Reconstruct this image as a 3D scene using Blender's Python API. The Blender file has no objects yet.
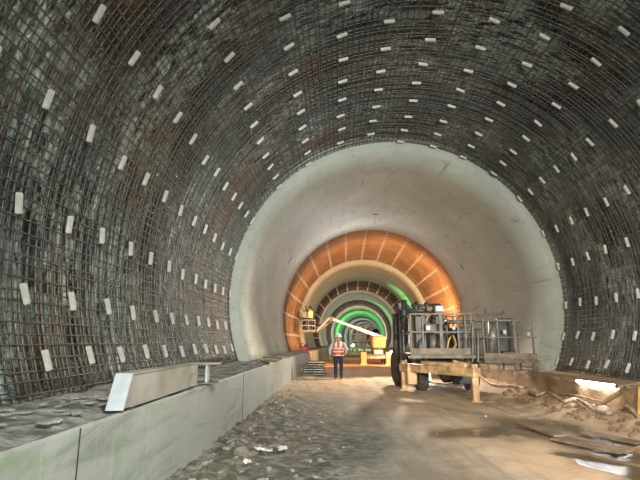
import bpy, bmesh, math, random
from mathutils import Vector, Matrix, noise
random.seed(7)
SC = bpy.context.scene
COL = SC.collection
PI = math.pi
CAMH = 1.5
F = 480.0
PITCH = math.atan(101.6 / F)

# ---------------------------------------------------------------- helpers
def C(y):                       # tunnel centre line, sideways position at distance y
    return 1.87 + .032 * y + .0003 * y * y
ZC = CAMH + 1.35                # height of the tunnel circle's centre
RIN = 5.04                      # inner radius of the concrete lining
ROUT = 5.64
LEDGE_L, LEDGE_R = .915, .63

def ray(px, py):
    x = (px - 320) / F; z = (240 - py) / F
    c, s = math.cos(PITCH), math.sin(PITCH)
    return Vector((x, c - z * s, s + z * c))
def at(px, py, Y):              # photo position at distance Y
    d = ray(px, py); k = Y / d.y
    return Vector((d.x * k, Y, CAMH + d.z * k))
def on_z(px, py, z=0.0):        # photo position on a level surface
    d = ray(px, py); k = (z - CAMH) / d.z
    return Vector((d.x * k, d.y * k, z))
def on_face(px, py, off):       # photo position on the long face at C(y)+off
    d = ray(px, py); lo, hi = .5, 200
    for _ in range(60):
        m = (lo + hi) / 2
        if (d.x * m - (C(d.y * m) + off)) * (1 if off > 0 else -1) > 0: hi = m
        else: lo = m
    return Vector((d.x * lo, d.y * lo, CAMH + d.z * lo))

def tag(o, label=None, cat=None, group=None, kind=None):
    if label: o['label'] = label
    if cat: o['category'] = cat
    if group: o['group'] = group
    if kind: o['kind'] = kind
    return o
def empty(name, loc=(0, 0, 0), rz=0):
    o = bpy.data.objects.new(name, None); COL.objects.link(o)
    o.location = loc; o.rotation_euler.z = rz; o.empty_display_size = .1
    return o

class MB:
    def __init__(s): s.v = []; s.f = []; s.sm = []
    def add(s, vs, fs, smooth=False):
        n = len(s.v); s.v += [tuple(v) for v in vs]
        s.f += [tuple(i + n for i in f) for f in fs]; s.sm += [smooth] * len(fs)
        return s
    def box(s, c, d, rot=None, ch=.0):
        """box with chamfered vertical profile; c centre, d full size"""
        hx, hy, hz = d[0] / 2, d[1] / 2, d[2] / 2
        b = ch or min(d) * .08
        bm = bmesh.new(); bmesh.ops.create_cube(bm, size=1)
        for v in bm.verts: v.co = Vector((v.co.x * d[0], v.co.y * d[1], v.co.z * d[2]))
        bmesh.ops.bevel(bm, geom=list(bm.edges), offset=b, segments=1, affect='EDGES')
        M = (rot if rot is not None else Matrix.Identity(3))
        vs = [M @ v.co + Vector(c) for v in bm.verts]
        bm.verts.index_update()
        fs = [[v.index for v in f.verts] for f in bm.faces]
        bm.free()
        return s.add(vs, fs)
    def beam(s, p, q, w, h, up=(0, 0, 1)):
        p, q = Vector(p), Vector(q); y = (q - p); L = y.length; y.normalize()
        x = y.cross(Vector(up)).normalized(); z = x.cross(y)
        R = Matrix((x, y, z)).transposed()
        return s.box((p + q) / 2, (w, L, h), R)
    def tube(s, pts, r, n=8, caps=True, smooth=True):
        pts = [Vector(p) for p in pts]; rs = r if isinstance(r, (list, tuple)) else [r] * len(pts)
        vs = []; fs = []; ref = None
        for i, p in enumerate(pts):
            t = (pts[min(i + 1, len(pts) - 1)] - pts[max(i - 1, 0)]).normalized()
            if ref is None:
                ref = Vector((0, 0, 1)) if abs(t.z) < .9 else Vector((1, 0, 0))
            a = (ref - t * ref.dot(t)).normalized(); b = t.cross(a); ref = a
            for k in range(n):
                w = 2 * PI * k / n
                vs.append(p + (a * math.cos(w) + b * math.sin(w)) * rs[i])
        for i in range(len(pts) - 1):
            for k in range(n):
                fs.append((i * n + k, i * n + (k + 1) % n, (i + 1) * n + (k + 1) % n, (i + 1) * n + k))
        s.add(vs, fs, smooth)
        if caps:
            m = len(s.v) - len(vs)
            s.f.append(tuple(m + k for k in range(n))[::-1]); s.sm.append(False)
            s.f.append(tuple(m + (len(pts) - 1) * n + k for k in range(n))); s.sm.append(False)
        return s
    def lathe(s, prof, n=16, M=None, smooth=True):
        """prof = (radius, height) pairs about z"""
        M = M or Matrix.Identity(4); vs = []; fs = []
        for r, z in prof:
            for k in range(n):
                w = 2 * PI * k / n; vs.append(M @ Vector((r * math.cos(w), r * math.sin(w), z)))
        for i in range(len(prof) - 1):
            for k in range(n):
                fs.append((i * n + k, i * n + (k + 1) % n, (i + 1) * n + (k + 1) % n, (i + 1) * n + k))
        fs.append(tuple(range(n))[::-1]); fs.append(tuple((len(prof) - 1) * n + k for k in range(n)))
        return s.add(vs, fs, smooth)
    def build(s, name, mat, parent=None):
        me = bpy.data.meshes.new(name); me.from_pydata(s.v, [], s.f)
        me.polygons.foreach_set('use_smooth', s.sm)
        me.materials.append(mat); me.update()
        bm = bmesh.new(); bm.from_mesh(me); bmesh.ops.recalc_face_normals(bm, faces=bm.faces); bm.to_mesh(me); bm.free()
        o = bpy.data.objects.new(name, me); COL.objects.link(o)
        if parent: o.parent = parent
        return o

# ---------------------------------------------------------------- materials
def mat(name, col, rough=.7, metal=0., var=.25, scale=3., col2=None, bump=0., bscale=30., emit=None, estr=0., spec=.5, coord='obj'):
    m = bpy.data.materials.new(name); m.use_nodes = True
    nt = m.node_tree; N = nt.nodes; L = nt.links; b = N['Principled BSDF']
    b.inputs['Roughness'].default_value = rough; b.inputs['Metallic'].default_value = metal
    b.inputs['Specular IOR Level'].default_value = spec
    if coord == 'obj':
        tc = N.new('ShaderNodeTexCoord'); out = tc.outputs['Object']
    else:
        tc = N.new('ShaderNodeNewGeometry'); out = tc.outputs['Position']
    n = N.new('ShaderNodeTexNoise'); n.inputs['Scale'].default_value = scale; n.inputs['Detail'].default_value = 6
    L.new(out, n.inputs['Vector'])
    r = N.new('ShaderNodeValToRGB'); c2 = col2 or tuple(c * (1 - var) for c in col)
    r.color_ramp.elements[0].position = .38; r.color_ramp.elements[1].position = .62
    r.color_ramp.elements[0].color = (*c2, 1); r.color_ramp.elements[1].color = (*col, 1)
    L.new(n.outputs['Fac'], r.inputs['Fac']); L.new(r.outputs['Color'], b.inputs['Base Color'])
    if bump:
        n2 = N.new('ShaderNodeTexNoise'); n2.inputs['Scale'].default_value = bscale; n2.inputs['Detail'].default_value = 5
        L.new(out, n2.inputs['Vector'])
        bp = N.new('ShaderNodeBump'); bp.inputs['Strength'].default_value = bump; bp.inputs['Distance'].default_value = .03
        L.new(n2.outputs['Fac'], bp.inputs['Height']); L.new(bp.outputs['Normal'], b.inputs['Normal'])
    if emit:
        b.inputs['Emission Color'].default_value = (*emit, 1); b.inputs['Emission Strength'].default_value = estr
    return m

def mixc(nt, fac, a, b, blend='MIX'):
    x = nt.nodes.new('ShaderNodeMix'); x.data_type = 'RGBA'; x.blend_type = blend
    for s, v in ((0, fac), (6, a), (7, b)):
        if hasattr(v, 'links'): nt.links.new(v, x.inputs[s])
        else: x.inputs[s].default_value = v if s == 0 else (*v, 1)
    return x.outputs[2]
def ramp(nt, src, p0, p1, c0=(0, 0, 0), c1=(1, 1, 1)):
    r = nt.nodes.new('ShaderNodeValToRGB'); e = r.color_ramp.elements
    e[0].position = p0; e[1].position = p1; e[0].color = (*c0, 1); e[1].color = (*c1, 1)
    nt.links.new(src, r.inputs['Fac']); return r.outputs['Color']
def nz(nt, vec, scale, detail=5, rough=.5, dist=0.):
    n = nt.nodes.new('ShaderNodeTexNoise'); n.inputs['Scale'].default_value = scale
    n.inputs['Detail'].default_value = detail; n.inputs['Roughness'].default_value = rough
    n.inputs['Distortion'].default_value = dist
    nt.links.new(vec, n.inputs['Vector']); return n.outputs['Fac']
def scaled(nt, vec, s):
    m = nt.nodes.new('ShaderNodeMapping'); m.inputs['Scale'].default_value = s
    nt.links.new(vec, m.inputs['Vector']); return m.outputs['Vector']
def bump(nt, h, strength, dist, b):
    bp = nt.nodes.new('ShaderNodeBump'); bp.inputs['Strength'].default_value = strength; bp.inputs['Distance'].default_value = dist
    nt.links.new(h, bp.inputs['Height']); nt.links.new(bp.outputs['Normal'], b.inputs['Normal'])
def base(name, rough=.7, spec=.5):
    m = bpy.data.materials.new(name); m.use_nodes = True; nt = m.node_tree
    b = nt.nodes['Principled BSDF']; b.inputs['Roughness'].default_value = rough; b.inputs['Specular IOR Level'].default_value = spec
    g = nt.nodes.new('ShaderNodeNewGeometry')
    return m, nt, b, g.outputs['Position']

def make_concrete(name, c_a, c_b, crack=True):
    m, nt, b, P = base(name, .62)
    f1 = nz(nt, P, .35, 8, .6, .6); f2 = nz(nt, scaled(nt, P, (3, .35, 3)), 1.2, 6, .65, 1.0)
    col = mixc(nt, ramp(nt, f1, .35, .68), c_a, c_b)
    col = mixc(nt, ramp(nt, f2, .56, .72), col, tuple(c * .72 for c in c_b))
    if crack:
        f3 = nz(nt, scaled(nt, P, (1, .8, 1)), .55, 9, .62, 2.2)
        r = nt.nodes.new('ShaderNodeValToRGB'); e = r.color_ramp.elements
        e[0].position = .492; e[0].color = (0, 0, 0, 1); e[1].position = .5; e[1].color = (1, 1, 1, 1)
        x = e.new(.508); x.color = (0, 0, 0, 1); nt.links.new(f3, r.inputs['Fac'])
        mm = nt.nodes.new('ShaderNodeMath'); mm.operation = 'MULTIPLY'; mm.inputs[1].default_value = .45
        nt.links.new(r.outputs['Color'], mm.inputs[0])
        msk = nt.nodes.new('ShaderNodeMath'); msk.operation = 'MULTIPLY'
        nt.links.new(mm.outputs[0], msk.inputs[0]); nt.links.new(ramp(nt, nz(nt, P, .5, 2), .5, .6), msk.inputs[1])
        col = mixc(nt, msk.outputs[0], col, (.09, .08, .07))
    nt.links.new(col, b.inputs['Base Color'])
    bump(nt, nz(nt, P, 9, 8, .6), .25, .02, b)
    return m
M = {}
M['lining'] = make_concrete('lining_concrete', (.46, .47, .41), (.34, .345, .295))
M['kerb'] = make_concrete('kerb_concrete', (.42, .445, .415), (.32, .34, .315), False)
# green spray stains and drips on the kerb
nt = M['kerb'].node_tree; b = nt.nodes['Principled BSDF']
P = nt.nodes.new('ShaderNodeNewGeometry').outputs['Position']
old = b.inputs['Base Color'].links[0].from_socket
sep = nt.nodes.new('ShaderNodeSeparateXYZ'); nt.links.new(P, sep.inputs[0])
g = ramp(nt, nz(nt, scaled(nt, P, (1, 1, 2)), 1.7, 4, .6), .50, .62)
near = nt.nodes.new('ShaderNodeMapRange'); near.inputs[1].default_value = 6.5; near.inputs[2].default_value = 4.5
nt.links.new(sep.outputs[1], near.inputs[0])
mu = nt.nodes.new('ShaderNodeMath'); mu.operation = 'MULTIPLY'; nt.links.new(g, mu.inputs[0]); nt.links.new(near.outputs[0], mu.inputs[1])
mu2 = nt.nodes.new('ShaderNodeMath'); mu2.operation = 'MULTIPLY'; mu2.inputs[1].default_value = .45; nt.links.new(mu.outputs[0], mu2.inputs[0])
col = mixc(nt, mu2.outputs[0], old, (.16, .30, .12))
dr = ramp(nt, nz(nt, scaled(nt, P, (6, 6, .35)), 1.6, 4, .6), .6, .74)
dm = nt.nodes.new('ShaderNodeMath'); dm.operation = 'MULTIPLY'; dm.inputs[1].default_value = .35; nt.links.new(dr, dm.inputs[0])
col = mixc(nt, dm.outputs[0], col, (.60, .60, .57))
nt.links.new(col, b.inputs['Base Color'])

# dusty, muddy kerb on the right
M['mudkerb'] = mat('muddy_kerb_concrete', (.50, .34, .20), .8, 0, .35, 1.6, (.34, .22, .13), .6, 14, coord='pos')
M['ledgetop'] = mat('rough_ledge_concrete', (.42, .43, .39), .85, 0, .5, 5.0, (.13, .13, .115), 1.0, 14, coord='pos')

# waterproofing sheet behind the steel
def make_membrane(name):
    m, nt, b, P = base(name, .2, .8)
    a = nz(nt, P, .5, 4, .6, .4); c = nz(nt, P, .8, 3, .5, .2); f = nz(nt, scaled(nt, P, (1, 2.4, 1)), 3.0, 5, .6, .1)
    col = mixc(nt, ramp(nt, a, .40, .62), (.045, .048, .045), (.20, .27, .25))
    col = mixc(nt, ramp(nt, c, .56, .68), col, (.13, .085, .05))
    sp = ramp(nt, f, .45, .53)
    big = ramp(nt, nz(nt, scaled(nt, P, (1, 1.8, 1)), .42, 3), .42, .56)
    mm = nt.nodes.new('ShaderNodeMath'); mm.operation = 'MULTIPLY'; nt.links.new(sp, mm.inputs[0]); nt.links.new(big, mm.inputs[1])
    col = mixc(nt, mm.outputs[0], col, (.74, .92, .88))  # pale teal flecks are highlights painted into the sheet colour
    nt.links.new(col, b.inputs['Base Color'])
    bump(nt, nz(nt, P, 3.0, 6, .65, .8), 1.0, .25, b)
    return m
M['membrane'] = make_membrane('membrane_sheet')
M['membrane_far'] = mat('orange_brown_membrane', (.32, .19, .11), .6, 0, .3, 1.2, coord='pos')  # orange-brown sheet behind the first far cage only
# reinforcing steel
def make_rebar():
    m, nt, b, P = base('reinforcing_steel', .45)
    b.inputs['Metallic'].default_value = .35
    a = nz(nt, P, .45, 3, .5, .3); f = nz(nt, P, 9, 3)
    col = mixc(nt, ramp(nt, a, .46, .58), (.085, .086, .078), (.125, .092, .065))
    col = mixc(nt, ramp(nt, f, .55, .75), col, (.24, .235, .21))
    nt.links.new(col, b.inputs['Base Color']); return m
M['rebar'] = make_rebar()
M['rebar_far'] = mat('orange_brown_rebar', (.30, .18, .10), .6, .2, .3, .8, coord='pos')  # orange-brown steel of the first far cage
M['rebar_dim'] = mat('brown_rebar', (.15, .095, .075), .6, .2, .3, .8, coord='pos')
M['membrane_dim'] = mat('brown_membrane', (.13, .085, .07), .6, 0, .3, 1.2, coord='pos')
M['spacer'] = mat('spacer_concrete', (.60, .585, .53), .75, 0, .18, 12, bump=.2, bscale=60)
M['spacer_far'] = M['spacer']
M['orange'] = mat('mud_spattered_orange_paint', (.80, .50, .25), .6, .1, .4, 4, (.40, .24, .12), .3, 25)
M['mudorange'] = mat('dull_orange_paint', (.40, .22, .11), .6, 0, .3, 3)
M['yellow'] = mat('yellow_paint', (.70, .45, .10), .5, .1, .3, 5)
M['steel'] = mat('grey_galvanised_steel', (.42, .40, .36), .45, .6, .35, 6)
M['dsteel'] = mat('dark_oily_steel', (.10, .095, .085), .5, .5, .4, 5)
M['dust_steel'] = mat('dusty_grey_steel', (.22, .185, .145), .6, .3, .45, 5, bump=.2)
M['white_steel'] = mat('white_painted_steel', (.52, .52, .56), .4, .1, .12, 3)
M['rubber'] = mat('tyre_rubber', (.035, .033, .03), .8, 0, .4, 6, (.10, .075, .05), .3)
M['timber'] = mat('raw_timber', (.45, .36, .22), .75, 0, .35, 5, bump=.3, bscale=40)
M['mudtimber'] = mat('mud_caked_board', (.27, .19, .12), .6, 0, .45, 4, bump=.5, bscale=20)
M['palebeam'] = mat('dusty_painted_girder', (.42, .41, .36), .6, 0, .3, 2.2, (.29, .275, .23), .15, 30)
M['endplate'] = mat('pale_blue_end_plate', (.50, .56, .60), .55, 0, .15, 10)
M['red'] = mat('red_plastic', (.62, .05, .08), .45)
M['black'] = mat('black_plastic', (.025, .025, .028), .5)
M['hose'] = mat('muddy_hose_rubber', (.60, .44, .30), .55, 0, .5, 6, (.22, .15, .10), .3)
M['stone'] = mat('rubble_stone', (.62, .61, .56), .8, 0, .5, 8, (.20, .19, .16), .5, 25)
M['clod'] = mat('dried_mud_clod', (.34, .22, .13), .85, 0, .4, 7, bump=.6, bscale=20)
M['bag'] = mat('white_plastic_film', (.85, .86, .88), .35, 0, .08, 8)
M['skin'] = mat('skin', (.45, .27, .18), .55, 0, .08)
M['hair'] = mat('dark_hair', (.03, .02, .015), .6)
M['helmet'] = mat('white_helmet_shell', (.82, .82, .80), .3, 0, .05)
M['vest_orange'] = mat('orange_red_vest_cloth', (.85, .13, .04), .7, 0, .12)
M['vest_yellow'] = mat('lime_yellow_vest_cloth', (.72, .78, .16), .7, 0, .1)
M['reflect'] = mat('silver_reflective_tape', (.85, .82, .80), .35, .1, .05)
M['shirt'] = mat('pale_grey_shirt_cloth', (.62, .60, .60), .8, 0, .1)
M['jeans'] = mat('dark_blue_trouser_cloth', (.02, .028, .06), .8, 0, .2)
M['darkcloth'] = mat('black_work_trouser_cloth', (.025, .025, .03), .85)
M['boot'] = mat('brown_boot_leather', (.09, .06, .04), .6)
M['window_glass'] = mat('dark_cab_glass', (.05, .06, .06), .1)
def lampmat(n, c, s): return mat(n, c, .3, emit=c, estr=s)
M['tube'] = lampmat('lit_led_tube', (.92, .97, 1.0), 14)
M['lamp_white'] = lampmat('lit_white_lamp', (1, .93, .82), 30)
M['lamp_cool'] = lampmat('lit_cool_lamp', (.8, .9, 1), 25)
M['lamp_green'] = lampmat('lit_green_lamp', (.15, 1, .25), 15)
M['lamp_warm'] = lampmat('lit_warm_lamp', (1, .62, .25), 40)

# ---------------------------------------------------------------- tunnel shell
def angles(r, zl, zr, n):
    a0 = -math.acos(max(-1, min(1, (zl - ZC) / r))); a1 = math.acos(max(-1, min(1, (zr - ZC) / r)))
    return [a0 + (a1 - a0) * i / n for i in range(n + 1)]
def lining(y0, y1, name='wall_lining', n=72, ny=8):
    vs = []; fs = []
    ai = angles(RIN, LEDGE_L - .05, LEDGE_R - .05, n); ao = angles(ROUT, LEDGE_L - .05, LEDGE_R - .05, n)
    for j in range(ny + 1):
        y = y0 + (y1 - y0) * j / ny
        for i in range(n + 1):
            # slightly rough end edge
            jit = (noise.noise(Vector((ai[i] * 9, y0, 0))) * .02) if j in (0,) else 0
            vs.append((C(y) + (RIN + jit) * math.sin(ai[i]), y, ZC + (RIN + jit) * math.cos(ai[i])))
        for i in range(n + 1): vs.append((C(y) + ROUT * math.sin(ao[i]), y, ZC + ROUT * math.cos(ao[i])))
    w = 2 * (n + 1)
    for j in range(ny):
        for i in range(n):
            a = j * w + i; fs.append((a, a + 1, a + w + 1, a + w))
            a = j * w + n + 1 + i; fs.append((a, a + w, a + w + 1, a + 1))
        for a, c in ((j * w, j * w + n + 1), (j * w + n, j * w + 2 * n + 1)):
            fs.append((a, a + w, c + w, c))
    for j in (0, ny):
        for i in range(n):
            a = j * w + i; c = a + n + 1; fs.append((a, a + 1, c + 1, c))
    m = MB().add(vs, fs, False); o = m.build(name, M['lining'])
    for p in o.data.polygons:
        p.use_smooth = abs(p.normal.y) < .5
    return tag(o, kind='structure')
Y1 = 15.35
SEG = 12.0
lin = []
k = 0
while Y1 + k * SEG < 290:
    y0 = Y1 + k * SEG
    if k % 2 == 0: lin.append(lining(y0, y0 + SEG, ny=6 if y0 < 60 else 4))
    k += 1
tag(lin[0], 'smooth pale grey concrete arch ring nearest the camera'); tag(lin[1], 'warm lit concrete arch ring past the orange steel cage')

def sheet(y0, y1, r=5.62, m=None, name='wall_membrane', ny=80, n=150, amp=.05):
    vs = []; fs = []; aa = angles(r, LEDGE_L - .06, LEDGE_R - .06, n)
    for j in range(ny + 1):
        y = y0 + (y1 - y0) * j / ny
        for i in range(n + 1):
            d = amp * noise.fractal(Vector((aa[i] * 5.6 * 1.1, y * .9, 3.1)), 1, 2, 3) if amp else 0
            rr = r - abs(d)
            vs.append((C(y) + rr * math.sin(aa[i]), y, ZC + rr * math.cos(aa[i])))
    w = n + 1
    for j in range(ny):
        for i in range(n):
            a = j * w + i; fs.append((a, a + 1, a + w + 1, a + w))
    return tag(MB().add(vs, fs, True).build(name, m), kind='structure')
for n_, (px, py) in enumerate(((375.5, 214.5), (462, 267), (290, 260))):
    d = ray(px, py); kk = 5.0
    while math.hypot(d.x * kk - C(d.y * kk), d.z * kk + CAMH - ZC) < RIN - .005: kk += .01
    P_ = Vector((d.x * kk, d.y * kk, CAMH + d.z * kk)); th = math.atan2(P_.x - C(P_.y), P_.z - ZC)
    tx = Vector((math.cos(th), 0, -math.sin(th))); n__ = Vector((-math.sin(th), 0, -math.cos(th)))
    tag(MB().box(P_, (.32, .13, .02), Matrix((tx, n__.cross(tx), n__)).transposed()).build('trim_%d' % (5 + n_), M['dsteel']), kind='structure')
YS = -10.0
tag(sheet(YS, Y1, m=M['membrane'], ny=110, amp=.12), 'glossy waterproofing sheet lining the rock behind the near cage')
k = 1
while Y1 + k * SEG < 280:
    y0 = Y1 + k * SEG
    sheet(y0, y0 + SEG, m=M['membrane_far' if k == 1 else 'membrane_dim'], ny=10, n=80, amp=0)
    k += 2

# ---------------------------------------------------------------- near reinforcement cage
def arc_pts(r, n, y=0.0, x=0.0, zl=LEDGE_L, zr=LEDGE_R):
    return [(x + r * math.sin(a), y, ZC + r * math.cos(a)) for a in angles(r, zl, zr, n)]
def hoop_mesh(r, t, n=84, sides=5):
    return MB().tube(arc_pts(r, n), t, sides)
cage = empty('rebar_cage', (C(0), 0, LEDGE_L))
tag(cage, 'huge dark double layer steel rebar cage arching over the near part of the tunnel', 'rebar cage')
def long_pts(th, r, y0, y1, n, dth=0.):
    return [(C(y0 + (y1 - y0) * i / n) + r * math.sin(th + dth * i / n), y0 + (y1 - y0) * i / n, ZC + r * math.cos(th + dth * i / n)) for i in range(n + 1)]
def parent_keep(o, p):
    o.parent = p; o.matrix_parent_inverse = Matrix.Translation(-Vector(p.location))
def cage_layer(rh, rl, th_, tl, ystart, hs, ls, hoop_name, bar_name, singles=100):
    # hoops
    hoop = hoop_mesh(rh, th_).build(hoop_name, M['rebar']); rest = MB(); first = True
    ys = []; y = Y1 - .06
    while y > ystart:
        ys.append(y + random.uniform(-.018, .018)); y -= hs
    # the ones that show largest: from the first in view (about 4.2 m) onward
    vis = [q for q in ys if q > 3.4]; vis.sort(); chosen = set(vis[:singles])
    for q in ys:
        if q in chosen:
            o = hoop if first else hoop.copy()
            if not first: COL.objects.link(o)
            first = False
            o.location = (C(q), q, 0)
            o.rotation_euler = (random.uniform(-.006, .006), 0, random.uniform(-.006, .006))
            parent_keep(o, cage)
        else:
            dr = random.uniform(-.006, .006)
            rest.tube([(p[0], p[1] + dr * p[0], p[2]) for p in arc_pts(rh, 84, q, C(q))], th_, 5)
    o = rest.build(hoop_name, M['rebar']); parent_keep(o, cage); o['kind'] = 'stuff'
    aa = angles(rl, LEDGE_L + .06, LEDGE_R + .06, 10); n = int((aa[-1] - aa[0]) * rl / ls)
    th = [aa[0] + (aa[-1] - aa[0]) * i / n + random.uniform(-.003, .003) for i in range(n + 1)]
    th.sort(key=lambda t: abs(abs(t) - 1.2)); rest = MB()       # side wall bars run nearest the camera
    for i, t in enumerate(th):
        pts = long_pts(t, rl, ystart, Y1 - .03, 14, random.uniform(-.006, .006))
        if i < singles:
            o = MB().tube(pts, tl, 5).build(bar_name, M['rebar']); parent_keep(o, cage)
        else: rest.tube(pts, tl, 5)
    if rest.v:
        o = rest.build(bar_name, M['rebar']); parent_keep(o, cage); o['kind'] = 'stuff'
cage_layer(5.325, 5.30, .0115, .0095, -3.0, .125, .125, 'hoop_bar', 'longitudinal_bar')
cage_layer(5.50, 5.52, .010, .008, -3.0, .25, .25, 'outer_hoop_bar', 'outer_longitudinal_bar')

# ---------------------------------------------------------------- spacer blocks
def ordn(n):
    w = ['first', 'second', 'third', 'fourth', 'fifth', 'sixth', 'seventh', 'eighth', 'ninth', 'tenth', 'eleventh', 'twelfth', 'thirteenth', 'fourteenth', 'fifteenth']
    return w[n]
rows = [(-107, 'lowest left row', 14.65), (-99.6, 'second lowest left row', 14.40), (-88.6, 'third left row from the bottom', 15.15),
        (-75.5, 'fourth left row from the bottom', 15.17), (-62, 'fifth left row from the bottom', 15.2), (-46, 'sixth left row from the bottom', 15.15),
        (-32, 'third row left of the crown', 15.15), (-19, 'second row left of the crown', 14.55), (-8, 'first row left of the crown', 14.45), (3, 'crown row', 15.15),
        (15, 'first row right of the crown', 15.15), (27, 'second row right of the crown', 15.15), (39, 'third row right of the crown', 15.05),
        (52, 'sixth right row from the bottom', 15.2), (67, 'fifth right row from the bottom', 15.2), (79, 'fourth right row from the bottom', 15.1),
        (92.5, 'third right row from the bottom', 15.1), (103, 'second lowest right row', 15.2), (111.5, 'lowest right row', 15.25)]
def spacer_mesh():
    bm = bmesh.new(); bmesh.ops.create_cube(bm, size=1)
    for v in bm.verts:
        v.co = Vector((v.co.x * .235, v.co.y * .062, v.co.z * .06 * (1 if abs(v.co.x) < 0 else 1)))
        if v.co.z > 0: v.co.y *= .8; v.co.x *= .97
    bmesh.ops.bevel(bm, geom=list(bm.edges), offset=.008, segments=2, affect='EDGES')
    me = bpy.data.meshes.new('spacer_block'); bm.to_mesh(me); bm.free(); me.materials.append(M['spacer']); return me
smesh = spacer_mesh(); count = 0
def put_spacer(th, y, r, tw, sc=1.0):
    o = bpy.data.objects.new('spacer_block', smesh); COL.objects.link(o)
    tx = Vector((math.cos(th), 0, -math.sin(th))); nz_ = Vector((-math.sin(th), 0, -math.cos(th))); ty = nz_.cross(tx)
    R = Matrix((tx, ty, nz_)).transposed().to_4x4() @ Matrix.Rotation(tw, 4, 'Z')
    o.matrix_world = Matrix.Translation(Vector((C(y) + r * math.sin(th), y, ZC + r * math.cos(th)))) @ R @ Matrix.Scale(sc, 4)
    return o
for ri, (deg, desc, yst) in enumerate(rows):
    lean = .25 if abs(deg) > 95 else .05
    for k in range(14):
        y = yst - .925 * k + random.uniform(-.04, .04)
        th = math.radians(deg + random.uniform(-.35, .35))
        p = Vector((C(y) + 5.26 * math.sin(th), y, ZC + 5.26 * math.cos(th) - CAMH))
        c, s = math.cos(PITCH), math.sin(PITCH)
        dy = p.y * c + p.z * s; dz = -p.y * s + p.z * c
        if dy < .5: continue
        px, py = 320 + F * p.x / dy, 240 - F * dz / dy
        if not (-25 < px < 665 and -25 < py < 500): continue
        o = put_spacer(th, y, 5.255, lean * (1 if deg < 0 else -1) + random.uniform(-.16, .16)); count += 1
        tag(o, 'pale spacer block, %s, %s back from the arch' % (desc, ordn(k)), 'spacer block', 'spacer blocks tied to the near rebar cage')

# ---------------------------------------------------------------- far cages
def far_cage(y0, y1, label, hs, ls, hr, m, sp=True):
    mb = MB(); y = y0 + .1; dy = hs
    while y < y1 - .05:
        mb.tube(arc_pts(5.30, 56, y, C(y)), hr, 4); y += dy
    aa = angles(5.28, LEDGE_L + .06, LEDGE_R + .06, 10); n = int((aa[-1] - aa[0]) * 5.28 / ls)
    for i in range(n + 1):
        mb.tube(long_pts(aa[0] + (aa[-1] - aa[0]) * i / n, 5.275, y0 + .05, y1 - .05, 5), hr * .9, 4)
    o = mb.build('rebar_cage', m); tag(o, label, 'rebar cage'); return o
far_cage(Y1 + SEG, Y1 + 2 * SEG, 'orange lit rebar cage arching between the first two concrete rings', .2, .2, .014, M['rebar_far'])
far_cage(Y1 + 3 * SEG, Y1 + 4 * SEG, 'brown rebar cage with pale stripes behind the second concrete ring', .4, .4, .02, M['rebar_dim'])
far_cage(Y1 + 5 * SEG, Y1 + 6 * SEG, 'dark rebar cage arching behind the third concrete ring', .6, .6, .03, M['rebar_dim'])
rest = MB(); farn = 300 - count
frows = [(d, i) for i, d in enumerate(range(-100, 111, 14))]
lst = []
for k in range(16):
    for d, i in frows: lst.append((Y1 + SEG + .4 + k * .74, d, i, k))
for y, d, i, k in lst:
    th = math.radians(d)
    if count < 300:
        o = put_spacer(th, y, 5.24, 0, .62); count += 1
        side = 'left' if d < -3 else ('right' if d > 3 else 'top')
        tag(o, 'tiny pale spacer, %s stripe clockwise on the orange lit cage, %s back' % (ordn(min(i, 14)), ordn(k)) if i < 15 else
            'tiny pale spacer, lowest right stripe of the orange lit cage, %s back' % ordn(k), 'spacer block', 'spacer blocks on the orange lit cage')
    else:
        tx = Vector((math.cos(th), 0, -math.sin(th))); n_ = Vector((-math.sin(th), 0, -math.cos(th)))
        c = Vector((C(y) + 5.23 * math.sin(th), y, ZC + 5.23 * math.cos(th)))
        rest.box(c, (.15, .045, .04), Matrix((tx, n_.cross(tx), n_)).transposed())
for y0 in (Y1 + 3 * SEG,):
    for k in range(15):
        for d, i in frows:
            th = math.radians(d); y = y0 + .4 + k * .77
            tx = Vector((math.cos(th), 0, -math.sin(th))); n_ = Vector((-math.sin(th), 0, -math.cos(th)))
            c = Vector((C(y) + 5.22 * math.sin(th), y, ZC + 5.22 * math.cos(th)))
            rest.box(c, (.14, .55, .05), Matrix((tx, n_.cross(tx), n_)).transposed())
o = rest.build('spacer_block', M['spacer'])
tag(o, 'rows of tiny pale spacer blocks on the farther rebar cages', 'spacer block', kind='stuff')

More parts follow.
